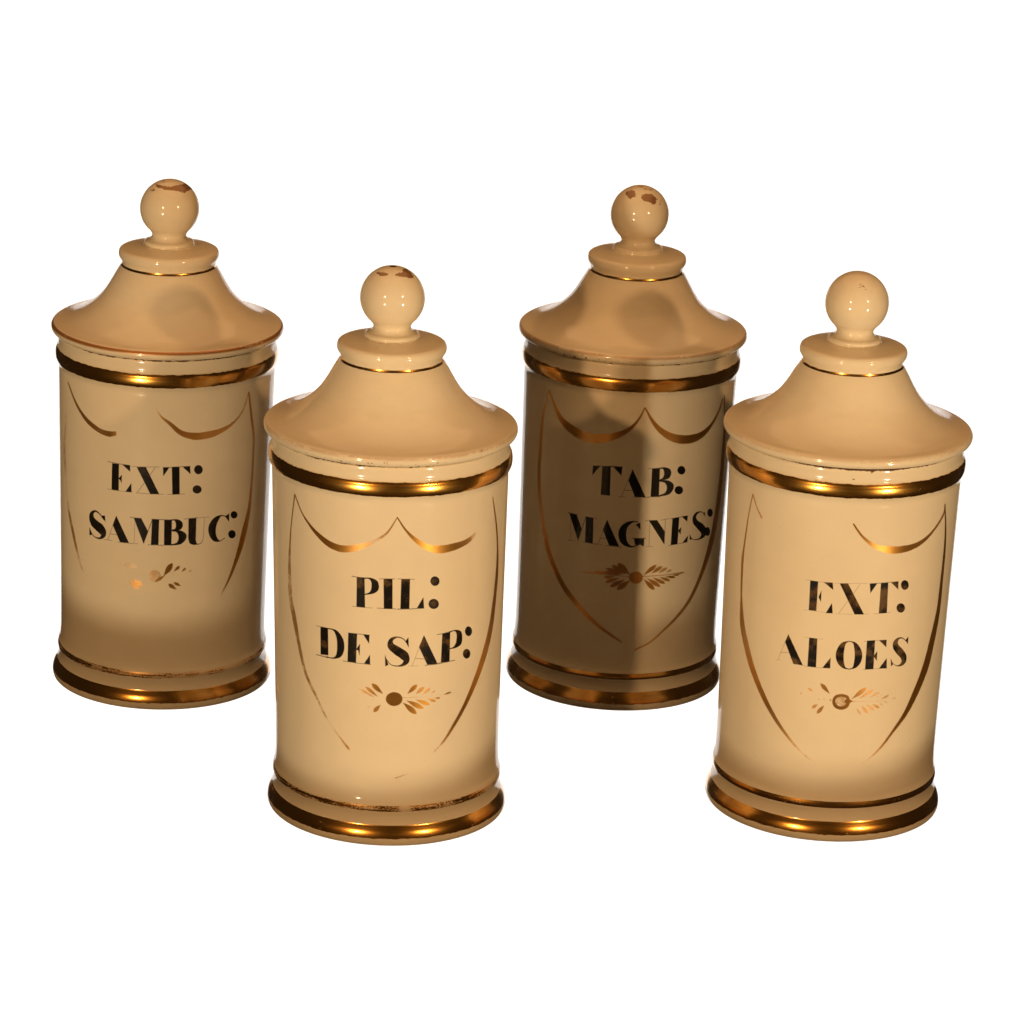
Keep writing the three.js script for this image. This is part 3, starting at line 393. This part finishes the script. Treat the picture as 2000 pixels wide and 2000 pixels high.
function painted(jar) {                                                // the wall of a jar with its label
  const W = 2048, H = 1024, map = (x, y) => onWall(jar, x, y), ink = new Brush(W, H, map), gold = new Brush(W, H, map);
  jar.ink(ink); jar.gold(gold);
  const a = ink.data(), b = gold.data(), s = jar.seed * 10, n1 = valueNoise(s, 9, 4), n2 = valueNoise(s + 1, 40, 20), n3 = valueNoise(s + 2, 5, 3), n4 = valueNoise(s + 3, 130, 65), n5 = valueNoise(s + 4, 500, 250), n6 = valueNoise(s + 5, 60, 40), n7 = valueNoise(s + 6, 900, 260), sp = specks(s + 7, W, H, 190);
  return finish(maps(W, H, (u, v, i, j) => {
    const k = (j * W + i) * 4, I = a[k] / 255, G = b[k] / 255;
    let c = mix3(glazeTone(n1, n2, n3, u, v), [0.3, 0.19, 0.09], sp[j * W + i] * 0.8);
    const grain = 0.45 * n4(u, v) + 0.35 * n5(u, v) + 0.2 * n7(u, v), g = G > 0.01 ? smooth(0.18, 0.5, G - jar.goldWear * (grain - 0.22) - 0.06) : 0, thin = clamp(1.15 - G + 0.5 * (n6(u, v) - 0.5) * jar.goldWear * 2);
    c = mix3(c, mix3(GOLD, THIN_GOLD, clamp(0.35 + thin * 0.5)), g * (0.45 + 0.55 * G));
    const worn = smooth(0.62 - jar.inkWear * 0.35, 0.95 - jar.inkWear * 0.3, 0.5 * n6(u, v) + 0.3 * n4(u, v) + 0.2 * n7(u, v)) * jar.inkWear * 1.5;
    c = mix3(c, mix3(INK, THIN_INK, clamp(worn)), I);
    const m = g * (0.15 + 0.75 * G) * (1 - I);
    return { c, m, r: GLAZE_ROUGH + (0.27 - GLAZE_ROUGH) * m };
  }));
}
function knobMaterial(jar, section) {                                  // rests of gilding on the crown of the knob
  const W = 512, H = 512, L = section.line; let total = 0; const run = L.map((p, i) => (total += i ? Math.hypot(p[0] - L[i - 1][0], p[1] - L[i - 1][1]) : 0));
  const top = L.length - 1;
  const at = (y) => { for (let i = 1; i <= top; i++) if (L[i][1] >= y) { const t = (y - L[i - 1][1]) / (L[i][1] - L[i - 1][1] || 1); return (run[i - 1] + (run[i] - run[i - 1]) * t) / total; } return run[top] / total; };
  const gold = new Brush(W, H, (x, y) => onKnob(jar, x, y, [at]));
  jar.knob(gold);
  let d = gold.data();
  for (const [sx, sy] of [[1, 0], [0, 1], [1, 0], [0, 1]]) {             // worn patches have no crisp outline
    const e = new Uint8ClampedArray(d.length);
    for (let j = 0; j < H; j++) for (let i = 0; i < W; i++) { let t = 0; for (let k = -5; k <= 5; k++) t += d[(clamp(j + k * sy, 0, H - 1) * W + (i + k * sx + W) % W) * 4]; e[(j * W + i) * 4] = t / 11; }
    d = e;
  }
  const s = jar.seed * 7, n1 = valueNoise(s, 60, 60), n2 = valueNoise(s + 1, 160, 160), n3 = valueNoise(s + 2, 24, 24), sp = specks(s + 3, W, H, 14), t1 = valueNoise(s + 4, 5, 4), t2 = valueNoise(s + 5, 20, 16);
  return finish(maps(W, H, (u, v, i, j) => {
    const G = d[(j * W + i) * 4] / 255, g = G > 0.01 ? smooth(0.02, 0.4, G * 1.7 - 2.2 * (0.4 * n1(u, v) + 0.3 * n2(u, v) + 0.3 * n3(u, v) - 0.22)) : 0;
    return { c: mix3(mix3(glazeTone(t1, t2, t1, u, v), [0.3, 0.19, 0.09], sp[j * W + i] * 0.8), RESIDUE, g * 0.9), m: g * 0.3, r: GLAZE_ROUGH };
  }));
}

JARS.forEach((jar, n) => {
  const root = new THREE.Group(); root.name = jar.name; scene.add(root);
  root.position.set(jar.x, 0, jar.z);
  root.userData = { label: jar.label, category: 'jar', group: 'porcelain apothecary jars' };
  const spin = jar.seed * 0.137;
  const body = mesh('body', turned(bodyParts.wall, jar), painted(jar), root);
  mesh('foot', turned(bodyParts.foot_rim, jar, spin, false), plainGlaze, body);
  mesh('foot_band', turned(bodyParts.foot_band, jar, spin, false), footGold, body);
  mesh('foot_collar', turned(bodyParts.foot_collar, jar, spin, false), plainGlaze, body);
  mesh('ring_line', turned(bodyParts.ring_line, jar, spin, false), ringGold[n], body);
  mesh('rim_band', turned(bodyParts.rim_band, jar, spin, false), bandGold, body);
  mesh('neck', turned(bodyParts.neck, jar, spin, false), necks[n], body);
  const lid = mesh('lid', turned(lidParts.lid, jar, spin, false), plainGlaze, root);
  mesh('lid_underside', turned(lidParts.underside, jar, spin, false), plainGlaze, lid);
  mesh('lid_edge', turned(lidParts.lid_edge, jar, spin, false), edges[n], lid);
  mesh('gold_line', turned(lidParts.lid_line, jar, spin, false), lineGold, lid);
  mesh('lid_collar', turned(lidParts.collar, jar, spin + 0.4, false), plainGlaze, lid);
  const k = (jar.hole ? knobHoled : knobPlain).knob;
  mesh('knob', turned(k, jar, 0, false), knobMaterial(jar, k), lid);
  if (jar.hole) mesh('vent_hole', turned(knobHoled.vent_hole, jar, 0, false), new THREE.MeshStandardMaterial({ color: new THREE.Color().setRGB(...DIRT_AND_SHADE), roughness: 0.9 }), lid);  // shade inside the hole is put into its dark colour
});

renderer.render(scene, camera);
